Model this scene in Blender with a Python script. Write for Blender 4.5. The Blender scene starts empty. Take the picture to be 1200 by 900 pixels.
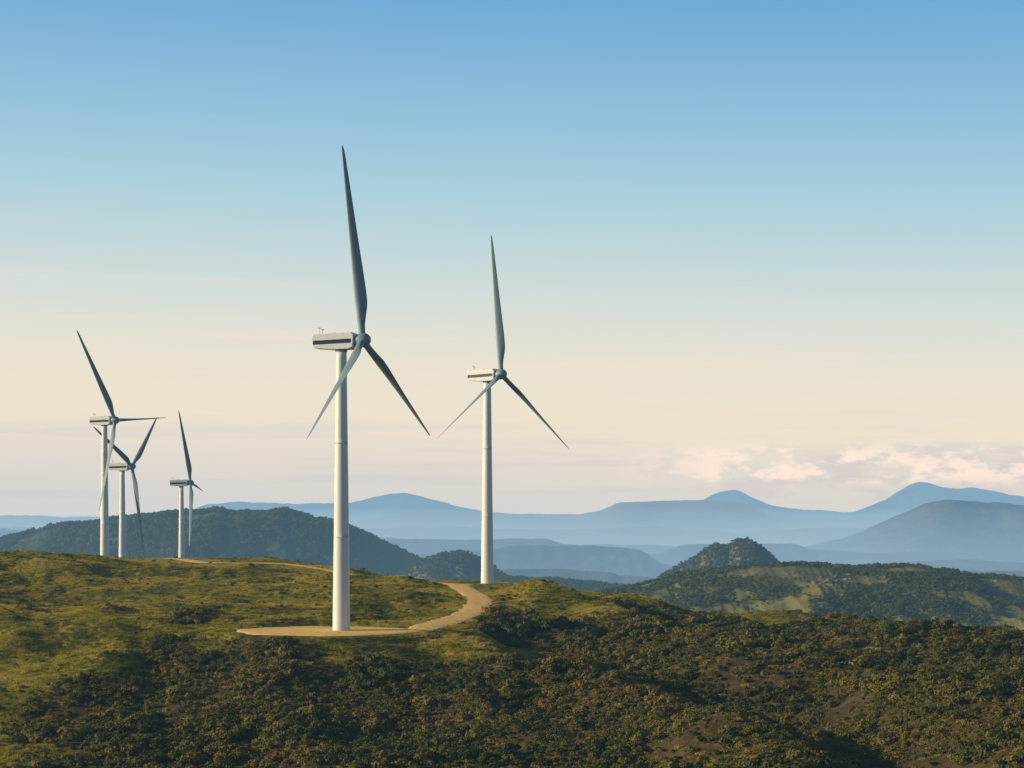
import bpy, math, numpy as np
from mathutils import Vector, Matrix
rng = np.random.default_rng(7)
S = bpy.context.scene
FU = 2333.0   # theodolite unit: offsets are given in 1/2333 of the range

def lin(r, g, b):
    f = lambda c: (c/255/12.92) if c/255 <= .04045 else ((c/255+.055)/1.055)**2.4
    return (f(r), f(g), f(b), 1)

# ---------------------------------------------------------------- noise
def vn(x, y, seed=0):
    xi = np.floor(x).astype(np.int64); yi = np.floor(y).astype(np.int64)
    fx = x-xi; fy = y-yi
    fx = fx*fx*fx*(fx*(fx*6-15)+10); fy = fy*fy*fy*(fy*(fy*6-15)+10)
    def h(a, b):
        n = (a*374761393 + b*668265263 + seed*144269504) & 0xffffffff
        n = ((n ^ (n >> 13))*1274126177) & 0xffffffff
        n = ((n ^ (n >> 16))*2246822519) & 0xffffffff
        return ((n ^ (n >> 15)) & 0xffffff)/float(0xffffff)*2-1
    a = h(xi, yi); b = h(xi+1, yi); c = h(xi, yi+1); d = h(xi+1, yi+1)
    return (a*(1-fx)+b*fx)*(1-fy)+(c*(1-fx)+d*fx)*fy
def fbm(x, y, o=4, seed=0, g=.5):
    s = 0; a = 1; t = 0
    for i in range(o):
        s = s+a*vn(x*2**i+i*17.3, y*2**i-i*9.1, seed+i); t += a; a *= g
    return s/t
def ridged(x, y, o=4, seed=0):
    s = 0; a = 1; t = 0
    for i in range(o):
        s = s+a*(1-np.abs(vn(x*2**i+i*7.7, y*2**i+i*3.3, seed+i))*2); t += a; a *= .5
    return s/t
def sm(a, b, x):
    t = np.clip((x-a)/(b-a), 0, 1); return t*t*(3-2*t)

# ---------------------------------------------------------------- materials
def nt(mat):
    mat.use_nodes = True
    t = mat.node_tree; t.nodes.clear(); return t
def N(t, typ, **kw):
    n = t.nodes.new(typ)
    for k, v in kw.items(): setattr(n, k, v)
    return n
def M(t, op, a, b=None, c=None, clamp=False):
    n = t.nodes.new('ShaderNodeMath'); n.operation = op; n.use_clamp = clamp
    for i, v in enumerate((a, b, c)):
        if v is None: continue
        if isinstance(v, (int, float)): n.inputs[i].default_value = v
        else: t.links.new(v, n.inputs[i])
    return n.outputs[0]
def MR(t, v, a, b, c=0., d=1., smooth=False):
    n = t.nodes.new('ShaderNodeMapRange'); n.clamp = True
    if smooth: n.interpolation_type = 'SMOOTHSTEP'
    t.links.new(v, n.inputs[0])
    for i, q in enumerate((a, b, c, d)): n.inputs[i+1].default_value = q
    return n.outputs[0]
def MIX(t, f, a, b, blend='MIX'):
    n = t.nodes.new('ShaderNodeMix'); n.data_type = 'RGBA'; n.blend_type = blend
    for s, v in ((n.inputs[0], f), (n.inputs[6], a), (n.inputs[7], b)):
        if isinstance(v, (int, float)): s.default_value = v
        elif isinstance(v, tuple): s.default_value = v if len(v) == 4 else (*v, 1)
        else: t.links.new(v, s)
    return n.outputs[2]
def NOI(t, scale, detail=4, rough=.55, vec=None):
    n = t.nodes.new('ShaderNodeTexNoise')
    n.inputs['Scale'].default_value = scale; n.inputs['Detail'].default_value = detail
    n.inputs['Roughness'].default_value = rough
    if vec is None:
        g = t.nodes.new('ShaderNodeNewGeometry'); vec = g.outputs['Position']
    t.links.new(vec, n.inputs['Vector']); return n.outputs[0]
def RAMP(t, v, stops):
    n = t.nodes.new('ShaderNodeValToRGB'); e = n.color_ramp.elements
    while len(e) < len(stops): e.new(.5)
    for el, (p, c) in zip(e, stops):
        el.position = p; el.color = c if len(c) == 4 else (*c, 1)
    t.links.new(v, n.inputs[0]); return n.outputs[0]

# painted haze: emission mixed into the materials by distance, more in the valleys
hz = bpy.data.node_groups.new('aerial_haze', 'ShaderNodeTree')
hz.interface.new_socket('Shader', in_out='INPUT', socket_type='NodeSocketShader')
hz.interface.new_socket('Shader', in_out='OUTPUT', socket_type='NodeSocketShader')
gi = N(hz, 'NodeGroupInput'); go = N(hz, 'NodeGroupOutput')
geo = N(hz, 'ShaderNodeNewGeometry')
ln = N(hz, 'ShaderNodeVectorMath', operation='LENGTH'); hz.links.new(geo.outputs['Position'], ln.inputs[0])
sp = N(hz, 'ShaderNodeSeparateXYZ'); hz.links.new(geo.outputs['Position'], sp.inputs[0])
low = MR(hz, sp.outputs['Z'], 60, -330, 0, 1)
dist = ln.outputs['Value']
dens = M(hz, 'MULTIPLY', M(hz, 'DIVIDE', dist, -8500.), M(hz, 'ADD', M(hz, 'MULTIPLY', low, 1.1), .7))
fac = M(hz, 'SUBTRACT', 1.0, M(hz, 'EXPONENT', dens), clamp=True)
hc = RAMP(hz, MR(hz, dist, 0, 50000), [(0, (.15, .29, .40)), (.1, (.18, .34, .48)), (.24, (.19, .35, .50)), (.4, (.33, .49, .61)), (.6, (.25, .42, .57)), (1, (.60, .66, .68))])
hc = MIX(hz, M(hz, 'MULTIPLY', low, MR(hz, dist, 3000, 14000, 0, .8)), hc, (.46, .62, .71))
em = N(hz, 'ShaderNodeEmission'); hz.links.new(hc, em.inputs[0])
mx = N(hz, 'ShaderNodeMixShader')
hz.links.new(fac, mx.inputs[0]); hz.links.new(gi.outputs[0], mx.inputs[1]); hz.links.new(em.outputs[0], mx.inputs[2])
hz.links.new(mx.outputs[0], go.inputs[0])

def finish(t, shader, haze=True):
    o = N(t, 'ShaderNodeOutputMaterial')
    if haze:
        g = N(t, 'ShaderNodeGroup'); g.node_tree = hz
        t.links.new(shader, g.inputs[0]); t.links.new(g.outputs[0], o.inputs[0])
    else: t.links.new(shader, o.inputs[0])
def PRIN(t, col, rough=.85, spec=.2, bump=None, bstr=.5, bdist=.2):
    p = N(t, 'ShaderNodeBsdfPrincipled')
    if isinstance(col, tuple): p.inputs['Base Color'].default_value = (*col[:3], 1)
    else: t.links.new(col, p.inputs['Base Color'])
    if isinstance(rough, (int, float)): p.inputs['Roughness'].default_value = rough
    else: t.links.new(rough, p.inputs['Roughness'])
    p.inputs['Specular IOR Level'].default_value = spec
    if bump is not None:
        b = N(t, 'ShaderNodeBump'); b.inputs['Strength'].default_value = bstr; b.inputs['Distance'].default_value = bdist
        t.links.new(bump, b.inputs['Height']); t.links.new(b.outputs[0], p.inputs['Normal'])
    return p.outputs[0]

def mat_ground():
    m = bpy.data.materials.new('hill_ground'); t = nt(m)
    a = N(t, 'ShaderNodeAttribute', attribute_name='scrub')
    n1 = NOI(t, .05, 5); n2 = NOI(t, .6, 6, .65); n3 = NOI(t, 3., 4, .7)
    grass = RAMP(t, n2, [(.3, (.11, .125, .018)), (.5, (.23, .21, .03)), (.68, (.40, .30, .07))])
    soil = RAMP(t, n2, [(.3, (.035, .030, .014)), (.55, (.085, .062, .030)), (.75, (.17, .125, .06))])
    c = MIX(t, a.outputs['Fac'], grass, soil)
    c = MIX(t, MR(t, n1, .52, .66, 0, .7), c, (.11, .08, .035))
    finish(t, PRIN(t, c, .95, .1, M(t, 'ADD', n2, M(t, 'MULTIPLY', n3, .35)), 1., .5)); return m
def mat_shrub(name, stops, trans=.2, ns=.03, nw=1.):
    m = bpy.data.materials.new(name); t = nt(m)
    oi = N(t, 'ShaderNodeObjectInfo')
    n1 = NOI(t, ns, 4)
    v = M(t, 'ADD', M(t, 'MULTIPLY', oi.outputs['Random'], .6), M(t, 'MULTIPLY', M(t, 'SUBTRACT', n1, .5-.2/nw), nw), clamp=True)
    c = RAMP(t, v, stops)
    d = PRIN(t, c, .8, .15)
    tr = N(t, 'ShaderNodeBsdfTranslucent'); t.links.new(c, tr.inputs[0])
    x = N(t, 'ShaderNodeMixShader'); x.inputs[0].default_value = trans
    t.links.new(d, x.inputs[1]); t.links.new(tr.outputs[0], x.inputs[2])
    finish(t, x.outputs[0]); return m
def mat_hill(name, c1, c2, rock, s1, s2, rockamt=.3, bdist=3.):
    m = bpy.data.materials.new(name); t = nt(m)
    n1 = NOI(t, s1, 6, .6); n2 = NOI(t, s2, 6, .7)
    c = MIX(t, MR(t, n1, .4, .6), c1, c2)
    g = N(t, 'ShaderNodeNewGeometry'); s = N(t, 'ShaderNodeSeparateXYZ'); t.links.new(g.outputs['Normal'], s.inputs[0])
    steep = MR(t, M(t, 'ADD', s.outputs['Z'], M(t, 'MULTIPLY', n2, .5)), 1.12, .95, 0, rockamt)
    c = MIX(t, steep, c, rock)
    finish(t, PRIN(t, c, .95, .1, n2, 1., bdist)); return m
G_mat = mat_ground()
shrub_mat = mat_shrub('shrub_leaves', [(0, (.035, .055, .013)), (.3, (.075, .092, .02)), (.55, (.14, .135, .03)), (.82, (.21, .17, .045)), (1, (.20, .105, .055))], .22, .04, 1.6)
grass_mat = mat_shrub('grass_blades', [(0, (.085, .115, .018)), (.35, (.20, .205, .025)), (.7, (.46, .38, .05)), (1, (.55, .42, .09))], .4, .045, 2.2)
tree_mat = mat_shrub('tree_leaves', [(0, (.045, .07, .018)), (.5, (.095, .115, .028)), (1, (.17, .155, .045))])

def mesh_grid(name, X, Y, Z, mat, attr=None, smooth=True):
    nr, nc = X.shape
    me = bpy.data.meshes.new(name)
    co = np.stack([X, Y, Z], -1).reshape(-1, 3).astype(np.float32)
    i = np.arange((nr-1)*(nc-1)); r = i//(nc-1); c = i % (nc-1); a = r*nc+c
    f = np.stack([a, a+1, a+nc+1, a+nc], -1).astype(np.int32).ravel()
    me.vertices.add(len(co)); me.vertices.foreach_set('co', co.ravel())
    me.loops.add(len(f)); me.loops.foreach_set('vertex_index', f)
    me.polygons.add(len(i)); me.polygons.foreach_set('loop_start', (np.arange(len(i))*4).astype(np.int32))
    me.update(calc_edges=True)
    if smooth: me.polygons.foreach_set('use_smooth', np.ones(len(i), bool))
    if attr is not None:
        at = me.attributes.new('scrub', 'FLOAT', 'POINT'); at.data.foreach_set('value', attr.ravel().astype(np.float32))
    me.materials.append(mat)
    o = bpy.data.objects.new(name, me); S.collection.objects.link(o); return o

# ---------------------------------------------------------------- the wind-farm hill
def sight(a, e, r): return (a/FU*r, r, e/FU*r)
ctl = [(-600,-300,312),(-300,-300,298),(0,-300,290),(300,-300,275),(600,-300,262),
 (-600,-200,372),(-500,-205,366),(-400,-246,330),(-250,-220,345),(-100,-200,352),(0,-160,398),(100,-200,345),(100,-140,440),
 (300,-180,372),(400,-220,330),(500,-180,362),(600,-230,305),(600,-175,372),
 (-600,-120,465),(-450,-100,520),(-350,-102,500),(-260,-112,462),(-300,-150,402),(-200,-141,410),(-140,-146,404),
 (-40,-104,482),(-80,-108,470),(-100,-122,445),
 (-600,-60,600),(-500,-57,640),(-370,-60,660),(-270,-56,690),(-180,-68,650),(-100,-85,610),(-28,-86,571),(50,-92,560),
 (150,-102,545),(300,-120,510),(400,-132,480),(600,-153,440),(900,-190,420),(1100,-190,420),(-900,-70,620),(-1200,-90,620),
 (-900,-180,420),(1000,-330,280),(-1000,-330,300)]
P = [sight(*c) for c in ctl]
P += [(-100,150,-47),(0,150,-47),(100,150,-47),(-60,70,-34),(60,70,-34),(0,0,-10),(-60,-40,-12),(60,-40,-12)]
P += [(-159,777,-24.4),(-175,894,-39.7),(-171,1030,-45),(-60,760,-42),(0,720,-50),(100,680,-62),(200,640,-72),(300,600,-80),
      (-60,950,-85),(100,950,-110),(300,900,-130),(500,800,-150),(-350,900,-60),(-500,800,-60),(-300,1200,-95),(0,1300,-160),(500,1300,-200),(-600,1300,-120),(900,500,-130),(-900,600,-90)]
P = np.array(P, float)
cx = P[:, :2]/100
def U(r2): return np.where(r2 > 1e-12, .5*r2*np.log(np.maximum(r2, 1e-12)), 0)
n = len(P)
A = np.zeros((n+3, n+3)); A[:n, :n] = U(((cx[:, None]-cx[None])**2).sum(-1))+np.eye(n)*.004
A[:n, n] = 1; A[:n, n+1:] = cx; A[n, :n] = 1; A[n+1:, :n] = cx.T
W = np.linalg.solve(A, np.concatenate([P[:, 2], [0, 0, 0]]))
def tps(x, y):
    x = x/100; y = y/100; z = W[n]+W[n+1]*x+W[n+2]*y
    for i in range(n): z = z+W[i]*U((x-cx[i, 0])**2+(y-cx[i, 1])**2)
    return z
def spline(pts, k=14):
    p = np.array(pts, float); q = np.vstack([2*p[0]-p[1], p, 2*p[-1]-p[-2]]); o = []
    for i in range(1, len(q)-2):
        for t in np.linspace(0, 1, k, endpoint=False):
            o.append(.5*((2*q[i])+(-q[i-1]+q[i+1])*t+(2*q[i-1]-5*q[i]+4*q[i+1]-q[i+2])*t*t+(-q[i-1]+3*q[i]-3*q[i+1]+q[i+2])*t**3))
    o.append(p[-1]); return np.array(o)
def xy(a, r): return (a/FU*r, r)
road1 = spline([xy(-230,409), xy(-190,404), xy(-140,407), xy(-110,418), xy(-80,436), xy(-48,458), xy(-38,482), xy(-50,505), xy(-62,535), xy(-50,560), xy(-28,570)])
road2 = spline([xy(-62,535), xy(-95,570), xy(-140,600), xy(-190,615), xy(-260,640), xy(-340,652), xy(-420,700), xy(-480,770)])
gul1 = spline([xy(-455,480), xy(-415,440), xy(-432,405), xy(-400,370), xy(-412,345), xy(-375,315), xy(-330,275)])
gul2 = spline([xy(-10,425), xy(40,405), xy(110,385), xy(210,355), xy(330,318), xy(430,285), xy(480,250)])
gul3 = spline([xy(130,500), xy(260,455), xy(400,410), xy(520,375), xy(640,350)])
rib1 = spline([xy(-60,415), xy(-20,395), xy(60,368), xy(160,330), xy(260,295), xy(330,262)])
rib2 = spline([xy(30,500), xy(110,455), xy(220,410), xy(350,370), xy(460,330), xy(600,295)])
def pdist(x, y, line):
    sh = x.shape; x = x.ravel(); y = y.ravel(); out = np.empty_like(x)
    for i in range(0, len(x), 60000):
        d = (x[i:i+60000, None]-line[None, :, 0])**2+(y[i:i+60000, None]-line[None, :, 1])**2
        out[i:i+60000] = np.sqrt(d.min(1))
    return out.reshape(sh)
PADC = (-38., 411.); PADR = (19., 15.); PADZ = -24.7
def pade(x, y): return np.sqrt(((x-PADC[0])/PADR[0])**2+((y-PADC[1])/PADR[1])**2)
def H(x, y):
    x = np.asarray(x, float); y = np.asarray(y, float)
    z = tps(x, y)
    rd = np.minimum(pdist(x, y, road1), pdist(x, y, road2)); q = sm(3, 16, rd)
    far = sm(600, 700, y)
    nz = 3.4*fbm(x/50, y/55, 4, 3)+2.2*(ridged(x/30+.3*y/38, y/56, 3, 9)-.3)+.6*fbm(x/7, y/7, 3, 5)
    z = z+nz*(.1+.9*q)*(1-.65*far)
    wj = 1+.5*fbm(x/14, y/14, 3, 61)
    z = z-.8*np.exp(-(pdist(x, y, gul1)/8/wj)**2)-4.2*np.exp(-(pdist(x, y, gul2)/11/wj)**2)*q-3.6*np.exp(-(pdist(x, y, gul3)/13/wj)**2)
    z = z+q*(2.6*np.exp(-(pdist(x, y, rib1)/9/wj)**2)+3.*np.exp(-(pdist(x, y, rib2)/10/wj)**2))
    # ground in front of the pad falls away from its edge
    fr = sm(60, 8, np.abs(x-PADC[0]))*sm(415, 398, y)*sm(350, 375, y)
    z = z*(1-fr)+np.minimum(z, PADZ-.4-.055*np.maximum(398-y, 0))*fr
    pm = 1-sm(1.0, 1.22, pade(x, y)); z = z*(1-pm)+PADZ*pm
    for tx, ty, tz in TB[1:]:
        w = np.exp(-(((x-tx)**2+(y-ty)**2)/14**2)); z = z*(1-w)+tz*w
    k = sm(1080, 1800, y); z = z*(1-k)-335*k
    return z
TB = [(-35.3,412,-24.7),(-7.1,571,-20.8),(-159,777,-24.4),(-175,894,-39.7),(-171,1030,-45)]
def scrubness(x, y):
    a = x/y*FU
    lim = np.interp(a, [-900,-600,-500,-440,-400,-250,-100,0,60,200,400,600,900], [320,322,330,352,395,396,396,410,440,480,495,500,500])
    s = (lim-y)/26+3.2*fbm(x/28, y/44, 5, 21)+.2
    s = s+1.0*np.exp(-(pdist(x, y, gul1)/8)**2)+1.5*np.exp(-(pdist(x, y, gul3)/14)**2)
    s = s-1.3*np.exp(-(pdist(x, y, rib2)/7)**2)*sm(350, 450, y)
    s = s+2.6*sm(.08, .34, fbm(x/17+3, y/24, 4, 71))
    return np.clip(s, 0, 1)
us = np.linspace(-.6, .6, 860)
rs = np.concatenate([np.linspace(-50, 220, 70, endpoint=False), np.linspace(220, 720, 720, endpoint=False), np.linspace(720, 1150, 110, endpoint=False), np.linspace(1150, 1950, 40)])
Uu, R = np.meshgrid(us, rs)
X = Uu*(R+60); Y = R.copy()
Z = H(X, Y)
sc = scrubness(X, np.maximum(Y, 30))
mesh_grid('hill_terrain', X, Y, Z, G_mat, sc)

# plain that runs to the horizon
plain_mat = mat_hill('valley_plain', (.05, .075, .03), (.10, .09, .045), (.2, .18, .14), .0012, .006, .1, 8.)
g = np.concatenate([-np.geomspace(200000, 500, 70), [0], np.geomspace(500, 200000, 70)])
gx, gy = np.meshgrid(g, g)
gz = -340+14*fbm(gx/1800, gy/1800, 4, 31)*np.clip(12000/(np.hypot(gx, gy)+1), 0, 1)
mesh_grid('valley_plain', gx, gy, gz, plain_mat)

# ---------------------------------------------------------------- road and pad
gm = bpy.data.materials.new('gravel'); t = nt(gm)
c = RAMP(t, NOI(t, .8, 6, .7), [(.3, (.66, .40, .11)), (.48, (.90, .60, .20)), (.75, (.92, .67, .29))])
finish(t, PRIN(t, c, .95, .1, NOI(t, 6, 5, .7), .8, .12))
def ribbon(name, line, w, lift):
    d = np.gradient(line, axis=0); d /= np.linalg.norm(d, axis=1)[:, None]; nr_ = np.stack([-d[:, 1], d[:, 0]], 1)
    k = np.linspace(-1, 1, 9)
    ww = w*.5*(1+.15*vn(np.arange(len(line))*.35, np.zeros(len(line)), 4))
    X = line[:, 0:1]+nr_[:, 0:1]*k*ww[:, None]; Y = line[:, 1:2]+nr_[:, 1:2]*k*ww[:, None]
    return mesh_grid(name, X, Y, H(X, Y)+lift-.1*(np.abs(k) > .95), gm)
ribbon('dirt_road', spline(road1, 4), 6.2, .16)
ribbon('dirt_road', spline(road2, 4), 4.8, .18)
th = np.linspace(0, 2*np.pi, 90); rr = np.linspace(.001, 1.0, 24)
T_, R_ = np.meshgrid(th, rr); wob = 1+.07*vn(np.cos(T_)*3+5, np.sin(T_)*3+5, 8)
px = PADC[0]+PADR[0]*R_*wob*np.cos(T_); py = PADC[1]+PADR[1]*R_*wob*np.sin(T_)
pad = mesh_grid('gravel_pad', px, py, H(px, py)+.24-.2*(R_ > .97), gm)

# ---------------------------------------------------------------- vegetation
def leaf_mesh(name, nl, size, kind, mat, seed):
    r = np.random.default_rng(seed); V = []; F = []
    if kind == 'grass':
        for i in range(nl):
            a = r.uniform(0, 6.28); q = math.sqrt(r.uniform())*.9; x, y = q*math.cos(a), q*math.sin(a)
            h = r.uniform(.25, .6)*(1-.4*q); b = r.uniform(0, 3.14); w = size*r.uniform(.7, 1.3)
            lx, ly = r.normal(0, .15, 2); k = len(V)
            V += [(x-w*math.cos(b), y-w*math.sin(b), -.08), (x+w*math.cos(b), y+w*math.sin(b), -.08), (x+lx, y+ly, h)]
            F.append((k, k+1, k+2))
    else:
        lobes = [(r.normal(0, .34), r.normal(0, .34), r.uniform(.25, .5), r.uniform(.42, .62)) for _ in range(5)]
        if kind == 'tree': lobes = [(r.normal(0, .3), r.normal(0, .3), r.uniform(.55, 1.1), r.uniform(.38, .6)) for _ in range(6)]
        if kind == 'tree':
            k = len(V)
            for j in range(6):
                V += [(.09*math.cos(j), .09*math.sin(j), -.3)]
            for j in range(6): V += [(.05*math.cos(j), .05*math.sin(j), .7)]
            for j in range(6): F.append((k+j, k+(j+1) % 6, k+6+(j+1) % 6, k+6+j))
        for i in range(nl):
            L = lobes[r.integers(len(lobes))]
            d = r.normal(size=3); d /= np.linalg.norm(d)
            if d[2] < -.3: d[2] *= -1
            p = np.array(L[:3])+d*L[3]*r.uniform(.7, 1.05)
            if p[2] < -.1: continue
            nrm = d+r.normal(0, .3, 3); nrm /= np.linalg.norm(nrm)
            u = np.cross(nrm, r.normal(size=3)); u /= np.linalg.norm(u); v = np.cross(nrm, u)
            s = size*r.uniform(.6, 1.4); k = len(V)
            V += [tuple(p-u*s), tuple(p+v*s*.7), tuple(p+u*s), tuple(p-v*s*.7)]
            F.append((k, k+1, k+2, k+3))
    me = bpy.data.meshes.new(name); me.from_pydata(V, [], F); me.materials.append(mat)
    return bpy.data.objects.new(name, me)
def variants(cname, kind, mat, nl, size, cnt):
    c = bpy.data.collections.new(cname)
    for i in range(cnt): c.objects.link(leaf_mesh(cname+'_%02d' % i, nl, size, kind, mat, 100+i*7+len(cname)))
    return c
def scatter(name, pts, scl, coll, cnt):
    me = bpy.data.meshes.new(name); k = len(pts)
    me.vertices.add(k); me.vertices.foreach_set('co', pts.astype(np.float32).ravel())
    a = me.attributes.new('scl', 'FLOAT_VECTOR', 'POINT')
    a.data.foreach_set('vector', (scl[:, None]*np.stack([rng.uniform(.85, 1.25, k), rng.uniform(.85, 1.25, k), rng.uniform(.75, 1.15, k)], 1)).astype(np.float32).ravel())
    a = me.attributes.new('rotv', 'FLOAT_VECTOR', 'POINT')
    a.data.foreach_set('vector', np.stack([np.zeros(k), np.zeros(k), rng.uniform(0, 6.28, k)], 1).astype(np.float32).ravel())
    a = me.attributes.new('idx', 'INT', 'POINT'); a.data.foreach_set('value', rng.integers(0, cnt, k).astype(np.int32))
    o = bpy.data.objects.new(name, me); S.collection.objects.link(o)
    g = bpy.data.node_groups.new(name+'_scatter', 'GeometryNodeTree')
    g.interface.new_socket('Geometry', in_out='INPUT', socket_type='NodeSocketGeometry')
    g.interface.new_socket('Geometry', in_out='OUTPUT', socket_type='NodeSocketGeometry')
    i_ = g.nodes.new('NodeGroupInput'); o_ = g.nodes.new('NodeGroupOutput')
    ci = g.nodes.new('GeometryNodeCollectionInfo'); ci.inputs['Collection'].default_value = coll
    ci.inputs['Separate Children'].default_value = True; ci.inputs['Reset Children'].default_value = True
    ip = g.nodes.new('GeometryNodeInstanceOnPoints'); ip.inputs['Pick Instance'].default_value = True
    def at(nm, dt):
        q = g.nodes.new('GeometryNodeInputNamedAttribute'); q.data_type = dt; q.inputs['Name'].default_value = nm; return q.outputs['Attribute']
    g.links.new(i_.outputs[0], ip.inputs['Points']); g.links.new(ci.outputs[0], ip.inputs['Instance'])
    g.links.new(at('idx', 'INT'), ip.inputs['Instance Index'])
    g.links.new(at('rotv', 'FLOAT_VECTOR'), ip.inputs['Rotation']); g.links.new(at('scl', 'FLOAT_VECTOR'), ip.inputs['Scale'])
    g.links.new(ip.outputs[0], o_.inputs[0])
    md = o.modifiers.new('scatter', 'NODES'); md.node_group = g
    return o
shr = variants('shrub_kinds', 'shrub', shrub_mat, 220, .13, 6)
lsh = variants('heather_kinds', 'shrub', shrub_mat, 60, .24, 4)
gra = variants('grass_kinds', 'grass', grass_mat, 60, .06, 4)
tre = variants('tree_kinds', 'tree', tree_mat, 150, .17, 5)

def cand(k, r0, r1, um=.34):
    r = np.sqrt(rng.uniform(r0**2, r1**2, k)); u = rng.uniform(-um, um, k)
    return u*r, r
def roadclear(x, y): return np.minimum(pdist(x, y, road1), pdist(x, y, road2)), pade(x, y)
def bare(x, y):   # patches of open earth, commoner low on the right
    return sm(.20, .38, fbm(x/11+9, y/17, 4, 57)+.08*sm(10, 60, x)*sm(420, 330, y))
x, y = cand(66000, 215, 720)
s = scrubness(x, y); rc, pc = roadclear(x, y)
cl = fbm(x/9, y/9, 3, 51); gap = 1-bare(x, y)
keep = (rng.uniform(size=len(x)) < np.clip(s*.95*(.12+.88*gap)+.05+.40*(cl > .29), 0, 1)*np.where(y > 480, .8, 1)) & (rc > 5) & (pc > 1.12) & ((y > 405) | (pc > 1.6))
x, y, cl, s = x[keep], y[keep], cl[keep], s[keep]
sz = rng.uniform(.45, 1.35, len(x))*(1+.8*cl)*(.5+.5*s); sz[rng.uniform(size=len(x)) < .02] *= 1.8
scatter('scrub', np.stack([x, y, H(x, y)-.1], 1), sz, shr, 6)
x, y = cand(110000, 215, 620)
s = scrubness(x, y); rc, pc = roadclear(x, y)
keep = (rng.uniform(size=len(x)) < s*.9*(1-.72*bare(x, y))+.04) & (rc > 4) & (pc > 1.12)
x, y = x[keep], y[keep]
scatter('heather', np.stack([x, y, H(x, y)-.08], 1), rng.uniform(.22, .6, len(x)), lsh, 4)
x, y = cand(200000, 250, 720)
s = scrubness(x, y); rc, pc = roadclear(x, y)
keep = (rng.uniform(size=len(x)) < (1-s)*.95+.1) & (rc > 3.6) & (pc > 1.05)
x, y = x[keep], y[keep]
scatter('grass', np.stack([x, y, H(x, y)-.03], 1), rng.uniform(.45, 1.1, len(x)), gra, 4)

# ---------------------------------------------------------------- hills and ridges
def ridge(name, crest, D, df, db, base, mat, rough=.3, cn=0., nu=500, nv=140, seed=1, scale=None, ext=(-1000, 1000), skirt=-345, pw=1.):
    a = np.array([c[0] for c in crest], float); e = np.array([c[1] for c in crest], float)
    uu = np.linspace(ext[0], ext[1], nu)
    ev = np.interp(uu, a, e)
    kk = max(1, int(8/(uu[1]-uu[0]))); ker = np.hanning(2*kk+1)+1e-6; ker /= ker.sum()
    ev = np.convolve(np.pad(ev, kk, mode='edge'), ker, 'valid')
    scale = scale or D*.08
    ev = ev+cn*fbm(uu/26, uu*0, 5, seed+40, .6)
    cz = ev/FU*D
    tt = np.concatenate([np.linspace(0, 1, int(nv*.72), endpoint=False), np.linspace(1, 2, nv-int(nv*.72))])
    UU, TT = np.meshgrid(uu, tt)
    R = D+np.where(TT < 1, (TT-1)*df, (TT-1)*db)
    X = UU/FU*D*(1+.0*TT)*(.35+.65*R/D); Y = R
    pr = np.where(TT < 1, TT, 2-TT); pr = np.clip(pr, 0, 1)
    pr = np.sin(pr*np.pi/2)**pw
    CZ = np.broadcast_to(cz, UU.shape)
    rg = (1-ridged(X/scale, Y/scale*.6, 5, seed))*.5
    Z = base+(CZ-base)*pr*(1-rough*rg*(1-pr**6))
    Z = Z-(CZ-base)*.05*(1-pr**8)*(1+fbm(X/scale*4, Y/scale*4, 4, seed+3))*(rough > .01)
    sk = sm(.12, 0, pr); Z = Z*(1-sk)+skirt*sk
    mesh_grid(name, X, Y, Z, mat)
    return X, Y, Z
def on_ridge(G, k, a0, a1, t0=.1, t1=.8):
    X, Y, Z = G; nr, nc = X.shape
    i = rng.uniform(t0*(nr-2), t1*(nr-2), k); j = rng.uniform(0, nc-2, k)
    i0 = i.astype(int); j0 = j.astype(int); fi = i-i0; fj = j-j0
    q = lambda A: (A[i0, j0]*(1-fj)+A[i0, j0+1]*fj)*(1-fi)+(A[i0+1, j0]*(1-fj)+A[i0+1, j0+1]*fj)*fi
    p = np.stack([q(X), q(Y), q(Z)], 1); a = p[:, 0]/p[:, 1]*FU
    return p[(a > a0) & (a < a1)]

near_m = mat_hill('near_hill', (.12, .14, .03), (.22, .20, .05), (.30, .25, .17), .012, .12, .6, 1.5)
wood_m = mat_hill('wooded_hill', (.04, .06, .02), (.13, .14, .04), (.28, .25, .18), .006, .05, .4, 4.)
rock_m = mat_hill('rocky_hill', (.045, .055, .025), (.10, .09, .05), (.20, .17, .13), .01, .05, .8, 5.)
far_m = mat_hill('far_hill', (.04, .06, .03), (.17, .15, .08), (.40, .34, .26), .0015, .008, .7, 30.)

G1 = ridge('green_hill', [(-200,-130),(60,-108),(130,-92),(200,-73),(260,-68),(330,-61),(400,-67),(480,-64),(540,-75),(600,-79),(700,-72),(1000,-90)], 1500, 800, 600, -150, near_m, .42, 2.5, 900, 260, 3, 130, (-250, 1000))
G2 = ridge('wooded_hill', [(-1000,-60),(-700,-50),(-600,-34),(-540,-20),(-470,-11),(-400,-3),(-350,1),(-330,-3),(-270,0),(-210,-12),(-170,-28),(-110,-56),(-60,-100),(50,-140),(1000,-145)], 3500, 1500, 900, -330, wood_m, .60, 3., 800, 240, 5, 300, (-1000, 100))
G3 = ridge('rocky_hill', [(100,-140),(160,-85),(190,-66),(215,-52),(235,-38),(250,-41),(262,-34),(278,-32),(292,-41),(303,-50),(316,-64),(350,-90),(420,-130)], 2500, 420, 400, -180, rock_m, .5, 3.5, 500, 200, 8, 60, (60, 460))
G4 = ridge('rocky_hill', [(-190,-130),(-130,-74),(-104,-57),(-80,-50),(-55,-46),(-38,-54),(-20,-64),(0,-80),(40,-115),(100,-140)], 2900, 420, 400, -230, rock_m, .5, 3., 400, 160, 12, 80, (-220, 140))
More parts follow.
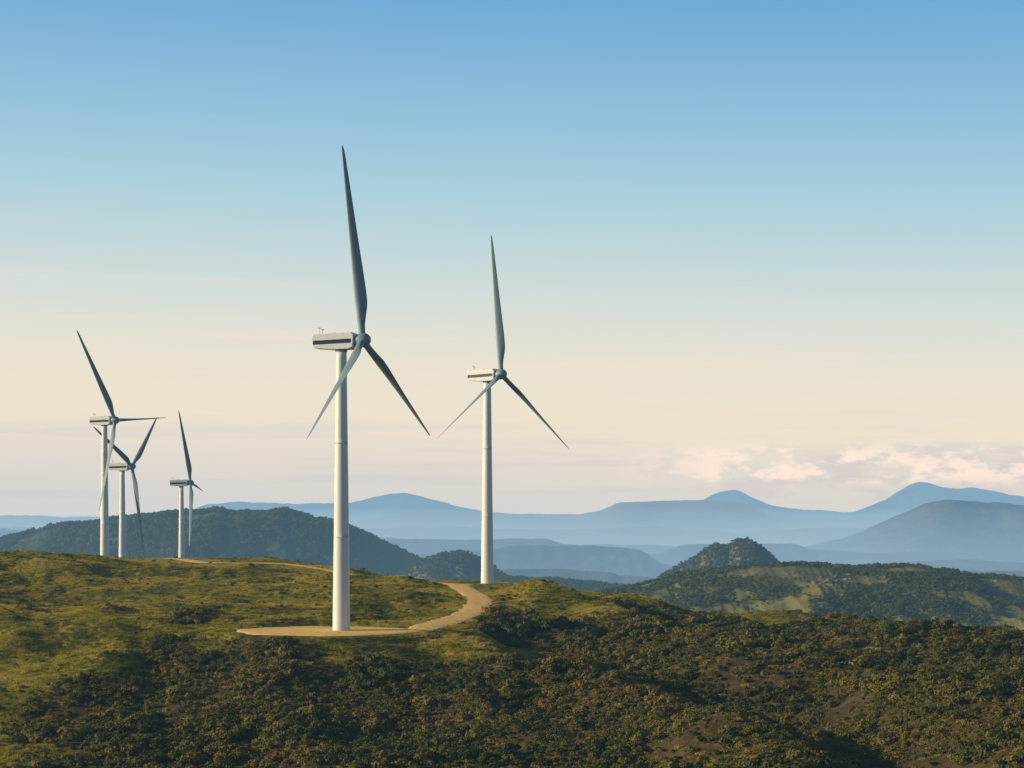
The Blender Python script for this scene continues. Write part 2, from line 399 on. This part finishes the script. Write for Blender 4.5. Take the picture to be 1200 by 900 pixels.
G5 = ridge('low_hill', [(-300,-100),(-60,-84),(-10,-76),(60,-80),(140,-88),(240,-94),(400,-100),(800,-110)], 2700, 500, 400, -240, wood_m, .3, 2., 400, 120, 15, 150, (-350, 700))
ridge('blue_ridge', [(-1000,-76),(-200,-72),(0,-68),(60,-66),(130,-74),(200,-80),(280,-76),(360,-70),(480,-66),(600,-70),(1000,-66)], 5500, 900, 900, -335, far_m, .5, 2.5, 800, 160, 51, 330)
ridge('blue_ridge', [(-1000,-60),(-200,-56),(-60,-46),(-15,-42),(20,-38),(100,-40),(150,-43),(175,-60),(230,-66),(300,-70),(420,-62),(520,-56),(640,-60),(1000,-50)], 8000, 1600, 1500, -335, far_m, .6, 2.5, 800, 160, 21, 420)
ridge('mesa', [(-1000,-34),(-260,-34),(-180,-32),(-60,-32),(40,-31),(60,-37),(170,-50),(190,-42),(205,-38),(330,-37),(350,-44),(430,-48),(600,-44),(1000,-40)], 10000, 1200, 1500, -335, far_m, .6, 1.2, 900, 160, 83, 420, pw=.6)
ridge('blue_ridge', [(-1000,-22),(-620,-18),(-560,-22),(-400,-28),(-150,-30),(-60,-36),(0,-38),(80,-38),(180,-40),(300,-44),(360,-38),(400,-26),(440,-8),(480,8),(510,14),(560,11),(620,8),(700,-4),(1000,-24)], 12000, 3500, 2500, -335, far_m, .6, 2.5, 700, 160, 25, 700)
ridge('blue_ridge', [(-1000,-16),(-180,-20),(-60,-18),(40,-22),(160,-17),(260,-24),(380,-18),(600,-22),(1000,-20)], 15500, 2500, 2000, -335, far_m, .45, 2., 700, 140, 63, 1100)
ridge('plateau', [(-1000,-10),(-620,-8),(-420,-7),(-190,-10),(-120,-2),(-60,-1),(0,-2),(80,-3),(105,2),(125,11),(200,14),(245,14),(280,8),(300,-2),(420,-5),(600,-10),(1000,-8)], 19000, 4000, 3000, -335, far_m, .45, 1.2, 700, 140, 31, 1500)
ridge('mountain_range', [(-1000,4),(-600,-4),(-500,-6),(-420,-5),(-380,0),(-355,9),(-320,13),(-270,9),(-190,10),(-170,15),(-140,21),(-128,22),(-100,17),(-60,6),(-30,0),(60,-4),(200,2),(225,15),(243,24),(262,26),(278,18),(300,8),(350,2),(400,0),(440,15),(460,28),(474,36),(486,34),(500,29),(520,27),(540,30),(575,21),(600,17),(700,8),(1000,10)], 30000, 6000, 4000, -335, far_m, .35, 1.8, 1100, 140, 37, 2200)

p = on_ridge(G2, 90000, -660, 20, .3, .78)
d = fbm(p[:, 0]/90, p[:, 1]/130, 4, 91); p = p[(d+rng.normal(0, .1, len(p))) > -.1]
scatter('distant_trees', p, rng.uniform(2.6, 5.6, len(p)), tre, 5)
def rockw(p):
    a = p[:, 0]/p[:, 1]*FU; e = p[:, 2]/p[:, 1]*FU
    return np.exp(-((a-385)/24)**2-((e+84)/6)**2)+.3*np.exp(-((a-430)/16)**2-((e+74)/5)**2)
p = on_ridge(G1, 110000, 60, 680, .1, .8)
d = fbm(p[:, 0]/35, p[:, 1]/60, 4, 77); p = p[(d+rng.normal(0, .16, len(p))-.2*rockw(p)) > .06]
scatter('distant_scrub', p, rng.uniform(.7, 2.2, len(p)), tre, 5)
p = np.concatenate([on_ridge(G3, 9000, 60, 460, .1, .72), on_ridge(G4, 7000, -220, 140, .1, .74), on_ridge(G5, 22000, -200, 400, .3, .8)])
scatter('distant_trees', p, rng.uniform(1.3, 2.8, len(p)), tre, 5)

# rocks on the green hill and the rocky peak
def mat_rock(name, a, b):
    m = bpy.data.materials.new(name); t = nt(m)
    c = RAMP(t, NOI(t, .8, 6, .7), [(.3, a), (.6, b)]); finish(t, PRIN(t, c, .9, .2, NOI(t, 1.5, 5), 1., .6)); return m
rm = mat_rock('pale_rock', (.12, .10, .08), (.26, .215, .165)); rd_ = mat_rock('dark_rock', (.09, .075, .06), (.19, .155, .12))
import bmesh
def rocks(cname, mat):
    rc_ = bpy.data.collections.new(cname)
    for i in range(4):
        bm = bmesh.new(); bmesh.ops.create_icosphere(bm, subdivisions=3, radius=1)
        for v in bm.verts:
            c = np.array(v.co); v.co *= float(1+.45*fbm(c[0:1]*1.6+i*5+c[2]*1.3, c[1:2]*1.6-c[2], 3, i)[0]); v.co.z *= .7
        me = bpy.data.meshes.new(cname+'_%d' % i); bm.to_mesh(me); me.materials.append(mat); rc_.objects.link(bpy.data.objects.new(cname+'_%d' % i, me))
    return rc_
rc_ = rocks('rock_kinds', rm); rk2 = rocks('crag_kinds', rd_)
p = on_ridge(G1, 60000, 100, 640, .4, .76)
p = p[rng.uniform(size=len(p)) < (rockw(p)+.008)*.13]
scatter('rock_outcrop', p, rng.uniform(.8, 2.2, len(p)), rc_, 4)
p3 = on_ridge(G3, 260, 200, 320, .5, .74)
scatter('crag', p3, rng.uniform(1.2, 3.8, len(p3)), rk2, 4)
x, y = cand(2600, 260, 560); rc, pc = roadclear(x, y)
k_ = (rc > 4) & (pc > 1.1) & (rng.uniform(size=len(x)) < .18+.82*bare(x, y)); x, y = x[k_], y[k_]
scatter('field_stones', np.stack([x, y, H(x, y)+.02], 1), rng.uniform(.12, .45, len(x)), rk2, 4)

# ---------------------------------------------------------------- wind turbines
def mat_paint(name, col, rough=.35):
    m = bpy.data.materials.new(name); t = nt(m)
    tc = N(t, 'ShaderNodeTexCoord'); mp = N(t, 'ShaderNodeMapping'); mp.inputs['Scale'].default_value = (1.2, 1.2, .12)
    t.links.new(tc.outputs['Object'], mp.inputs[0])
    n = NOI(t, 1.2, 5, .6, mp.outputs[0])
    c = MIX(t, MR(t, n, .45, .8, 0, .3), col, tuple(q*.75 for q in col[:3]))
    finish(t, PRIN(t, c, rough, .4)); return m
white = mat_paint('white_paint', (.70, .76, .82)); bladem = mat_paint('blade_paint', (.20, .30, .38), .45)  # blade and hub colour has shade painted in, darker and bluer than light grey
navy = mat_paint('navy_paint', (.015, .03, .10)); steel = mat_paint('grey_metal', (.25, .26, .27)); conc = mat_paint('concrete', (.4, .38, .34), .9)

def add(name, V, F, mat, parent, smooth=True, bevel=0):
    me = bpy.data.meshes.new(name); me.from_pydata(V, [], F); me.materials.append(mat)
    bm = bmesh.new(); bm.from_mesh(me); bmesh.ops.recalc_face_normals(bm, faces=bm.faces)
    if bevel: bmesh.ops.bevel(bm, geom=list(bm.edges), offset=bevel, segments=3, affect='EDGES', profile=.6)
    bm.to_mesh(me); bm.free()
    if smooth: me.polygons.foreach_set('use_smooth', [True]*len(me.polygons))
    o = bpy.data.objects.new(name, me); S.collection.objects.link(o); o.parent = parent
    return o
def lathe(prof, seg=40, axis='Z', off=(0, 0, 0), tilt=0):
    V = []; F = []
    for (r, h) in prof:
        for j in range(seg):
            a = 2*math.pi*j/seg
            if axis == 'Z': v = (r*math.cos(a), r*math.sin(a), h)
            else: v = (h*math.cos(tilt)-r*math.sin(a)*math.sin(tilt), r*math.cos(a), h*math.sin(tilt)+r*math.sin(a)*math.cos(tilt))
            V.append((v[0]+off[0], v[1]+off[1], v[2]+off[2]))
    for i in range(len(prof)-1):
        for j in range(seg): F.append((i*seg+j, i*seg+(j+1) % seg, (i+1)*seg+(j+1) % seg, (i+1)*seg+j))
    F.append(tuple(range(seg))); F.append(tuple(range((len(prof)-1)*seg, len(prof)*seg)))
    return V, F
def prism(poly, y0, y1):
    k = len(poly); V = [(x, y0, z) for x, z in poly]+[(x, y1, z) for x, z in poly]
    F = [tuple(range(k)), tuple(range(2*k-1, k-1, -1))]+[(i, (i+1) % k, k+(i+1) % k, k+i) for i in range(k)]
    return V, F
HUBX = 4.75; TILT = math.radians(5.5); LB = 40.4
def turbine(base, hx, alpha, pitch):
    E = bpy.data.objects.new('wind_turbine', None); S.collection.objects.link(E)
    E.location = base; E.rotation_euler = (0, 0, -math.asin(hx))
    prof = [(1.86, -1.5)]
    for z in np.linspace(0, 57.9, 40):
        prof.append((1.84+(1.08-1.84)*z/57.9, z))
    for zf in (19.5, 39.0):
        r = 1.84-.76*zf/57.9; prof += [(r+.0, zf-.05), (r+.025, zf-.04), (r+.025, zf+.04), (r, zf+.05)]
    prof.sort(key=lambda q: q[1])
    V, F = lathe(prof, 56); tw = add('tower', V, F, white, E)
    V, F = lathe([(2.5, -1.2), (2.5, .18), (2.42, .25)], 48); add('foundation', V, F, conc, E, False)
    V, F = prism([(-.45, .6), (.45, .6), (.45, 2.8), (-.45, 2.8)], 1.7, 1.93); add('door', V, F, steel, E, False, .03)
    V, F = lathe([(1.25, 57.9), (1.25, 58.5)], 40); add('yaw_bearing', V, F, steel, E)
    poly = [(-5.9, 59.25), (-5.5, 58.6), (-1.6, 58.25), (2.2, 58.3), (3.1, 58.75), (3.25, 61.2), (2.7, 61.75), (-5.6, 61.45), (-5.95, 61.1)]
    V, F = prism(poly, -1.6, 1.6); nc = add('nacelle', V, F, white, E, False, .16)
    for sgn, nm in ((-1, 'stripe_1'), (1, 'stripe_2')):
        V, F = prism([(-5.72, 59.3), (2.75, 59.55), (2.75, 60.4), (-5.72, 60.15)], sgn*1.59, sgn*1.625); add(nm, V, F, navy, E, False)
    for i, (mx_, mh) in enumerate(((-5.0, 1.5), (-4.0, 1.1))):
        V, F = lathe([(.045, 61.3), (.045, 61.4+mh)], 8, off=(mx_, .4-.8*i, 0)); add('mast_%d' % (i+1), V, F, steel, E)
        V, F = prism([(mx_-.35, 61.35+mh), (mx_+.3, 61.35+mh), (mx_+.3, 61.47+mh), (mx_-.35, 61.55+mh)], .35-.8*i, .45-.8*i); add('wind_vane_%d' % (i+1), V, F, steel, E, False)
    V, F = prism([(-2.4, 61.4), (-1.2, 61.4), (-1.2, 61.85), (-2.4, 61.8)], -.5, .5); add('roof_hatch', V, F, white, E, False, .06)
    hub = np.array([HUBX, 0, 60.15])
    V, F = lathe([(1.1, -1.75), (1.28, -1.2), (1.45, -.6), (1.5, 0), (1.42, .6), (1.15, 1.15), (.7, 1.55), (.25, 1.72), (.02, 1.76)], 36, 'X', tuple(hub), TILT); add('hub', V, F, bladem, E)
    A = np.array([math.cos(TILT), 0, math.sin(TILT)]); UP = np.array([-math.sin(TILT), 0, math.cos(TILT)]); Yv = np.array([0, 1., 0])
    for b in range(3):
        al = math.radians(alpha+120*b)
        d = math.cos(al)*UP+math.sin(al)*Yv; T = -math.sin(al)*UP+math.cos(al)*Yv
        V = []; F = []; seg = 20
        ss = np.concatenate([np.linspace(.012, .2, 12, endpoint=False), np.linspace(.2, .93, 22, endpoint=False), np.linspace(.93, 1, 7)])
        for s_ in ss:
            ch = np.interp(s_, [0, .05, .08, .13, .19, .25, .35, .5, .75, .93, .98, 1], [1.4, 1.4, 1.5, 2.0, 2.55, 2.55, 2.3, 1.85, 1.2, .7, .45, .1])
            tk = np.interp(s_, [0, .05, .09, .14, .2, .4, 1], [1, 1, .8, .55, .38, .25, .16])
            w = np.interp(s_, [0, .05, .16], [0, 0, 1]); tw_ = math.radians(pitch+np.interp(s_, [0, .2, .5, 1], [10, 8, 3, 0]))
            ec = math.cos(tw_)*T+math.sin(tw_)*A; et = -math.sin(tw_)*T+math.cos(tw_)*A
            c0 = hub+d*(s_*LB)
            for j in range(seg):
                q = 2*math.pi*j/seg; xn = (1-math.cos(q))/2
                ya = 5*tk*(.2969*math.sqrt(xn)-.126*xn-.3516*xn**2+.2843*xn**3-.1036*xn**4)*(1 if math.sin(q) >= 0 else -1)
                yc = tk*.5*math.sin(q)
                yy = (ya*w+yc*(1-w))*ch; xx = (xn-(.5*(1-w)+.3*w))*ch
                V.append(tuple(c0+ec*xx+et*yy))
        for i in range(len(ss)-1):
            for j in range(seg): F.append((i*seg+j, i*seg+(j+1) % seg, (i+1)*seg+(j+1) % seg, (i+1)*seg+j))
        F.append(tuple(range(seg))); F.append(tuple(range((len(ss)-1)*seg, len(ss)*seg)))
        add('blade_%d' % (b+1), V, F, bladem, E)
for base, hx, al, pt in zip(TB, (.30, .535, .34, .23, .0), (-2.6, .8, -34, 54, -24), (66, 66, 66, 66, 66)):
    turbine(base, hx, al, pt)

# ---------------------------------------------------------------- light, sky, camera
SEL = math.radians(15.5); az = (-.992, -.126)
sd = Vector((az[0]*math.cos(SEL), az[1]*math.cos(SEL), math.sin(SEL)))
L = bpy.data.lights.new('sun', 'SUN'); L.energy = 5; L.angle = math.radians(.53); L.color = (1, .78, .44)
lo = bpy.data.objects.new('sun', L); S.collection.objects.link(lo); lo.rotation_euler = sd.to_track_quat('Z', 'Y').to_euler()

w = bpy.data.worlds.new('World'); S.world = w; w.use_nodes = True; t = w.node_tree; t.nodes.clear()
sky = N(t, 'ShaderNodeTexSky', sky_type='NISHITA'); sky.sun_disc = False; sky.sun_elevation = SEL; sky.sun_rotation = math.atan2(az[0], az[1])
tc = N(t, 'ShaderNodeTexCoord'); s = N(t, 'ShaderNodeSeparateXYZ'); t.links.new(tc.outputs['Generated'], s.inputs[0])
zz = s.outputs['Z']
z2 = M(t, 'ADD', zz, M(t, 'MULTIPLY', s.outputs['X'], .03))
rp = RAMP(t, MR(t, z2, 0, .4), [(q/.4, lin(*c)) for q, c in ((0, (212, 212, 210)), (.02, (224, 217, 207)), (.045, (238, 226, 206)), (.075, (231, 226, 209)), (.11, (208, 220, 217)), (.155, (173, 208, 221)), (.20, (143, 191, 219)), (.25, (112, 170, 214)), (.4, (62, 120, 185)))])
nish = MIX(t, 1., sky.outputs[0], (.07, .07, .07), 'MULTIPLY')
nf = M(t, 'MAXIMUM', MR(t, zz, .3, .7, 0, .9, True), MR(t, s.outputs['Y'], .9, .45, 0, .95, True))
col = MIX(t, nf, rp, nish)
# low cumulus and thin streaks near the horizon
def cl(sc, lo_, hi_, z0, z1, z2_, z3, amt, det):
    mp = N(t, 'ShaderNodeMapping'); mp.inputs['Scale'].default_value = sc; t.links.new(tc.outputs['Generated'], mp.inputs[0])
    n_ = NOI(t, 1., det, .6, mp.outputs[0])
    f = M(t, 'MULTIPLY', MR(t, n_, lo_, hi_, 0, 1, True), M(t, 'MULTIPLY', MR(t, zz, z0, z1, 0, 1, True), MR(t, zz, z2_, z3, 1, 0, True)))
    return M(t, 'MULTIPLY', f, amt)
f3 = cl((7, 7, 110), .45, .68, .004, .01, .03, .06, .5, 6)
col = MIX(t, f3, col, lin(205, 203, 206))
right = MR(t, s.outputs['X'], .04, .12, .0, 1, True)
f0 = M(t, 'MULTIPLY', cl((26, 26, 60), .43, .56, .002, .010, .024, .034, .6, 8), right)
col = MIX(t, f0, col, lin(210, 203, 204))
f1 = M(t, 'MULTIPLY', cl((46, 46, 110), .44, .58, .010, .019, .028, .038, .95, 10), right)
col = MIX(t, f1, col, lin(255, 233, 216))
f2 = cl((5, 5, 90), .52, .72, .02, .04, .08, .14, .4, 5)
col = MIX(t, f2, col, lin(248, 224, 208))
bg = N(t, 'ShaderNodeBackground'); t.links.new(col, bg.inputs[0]); bg.inputs[1].default_value = 1.
o = N(t, 'ShaderNodeOutputWorld'); t.links.new(bg.outputs[0], o.inputs[0])

cam = bpy.data.cameras.new('camera'); cam.lens = 70; cam.sensor_width = 36; cam.clip_start = 1; cam.clip_end = 400000; cam.shift_y = .125
co = bpy.data.objects.new('camera', cam); S.collection.objects.link(co); co.location = (0, 0, 0); co.rotation_euler = (math.radians(90), 0, 0)
S.camera = co
S.view_settings.view_transform = 'Standard'; S.view_settings.look = 'None'; S.view_settings.exposure = 0
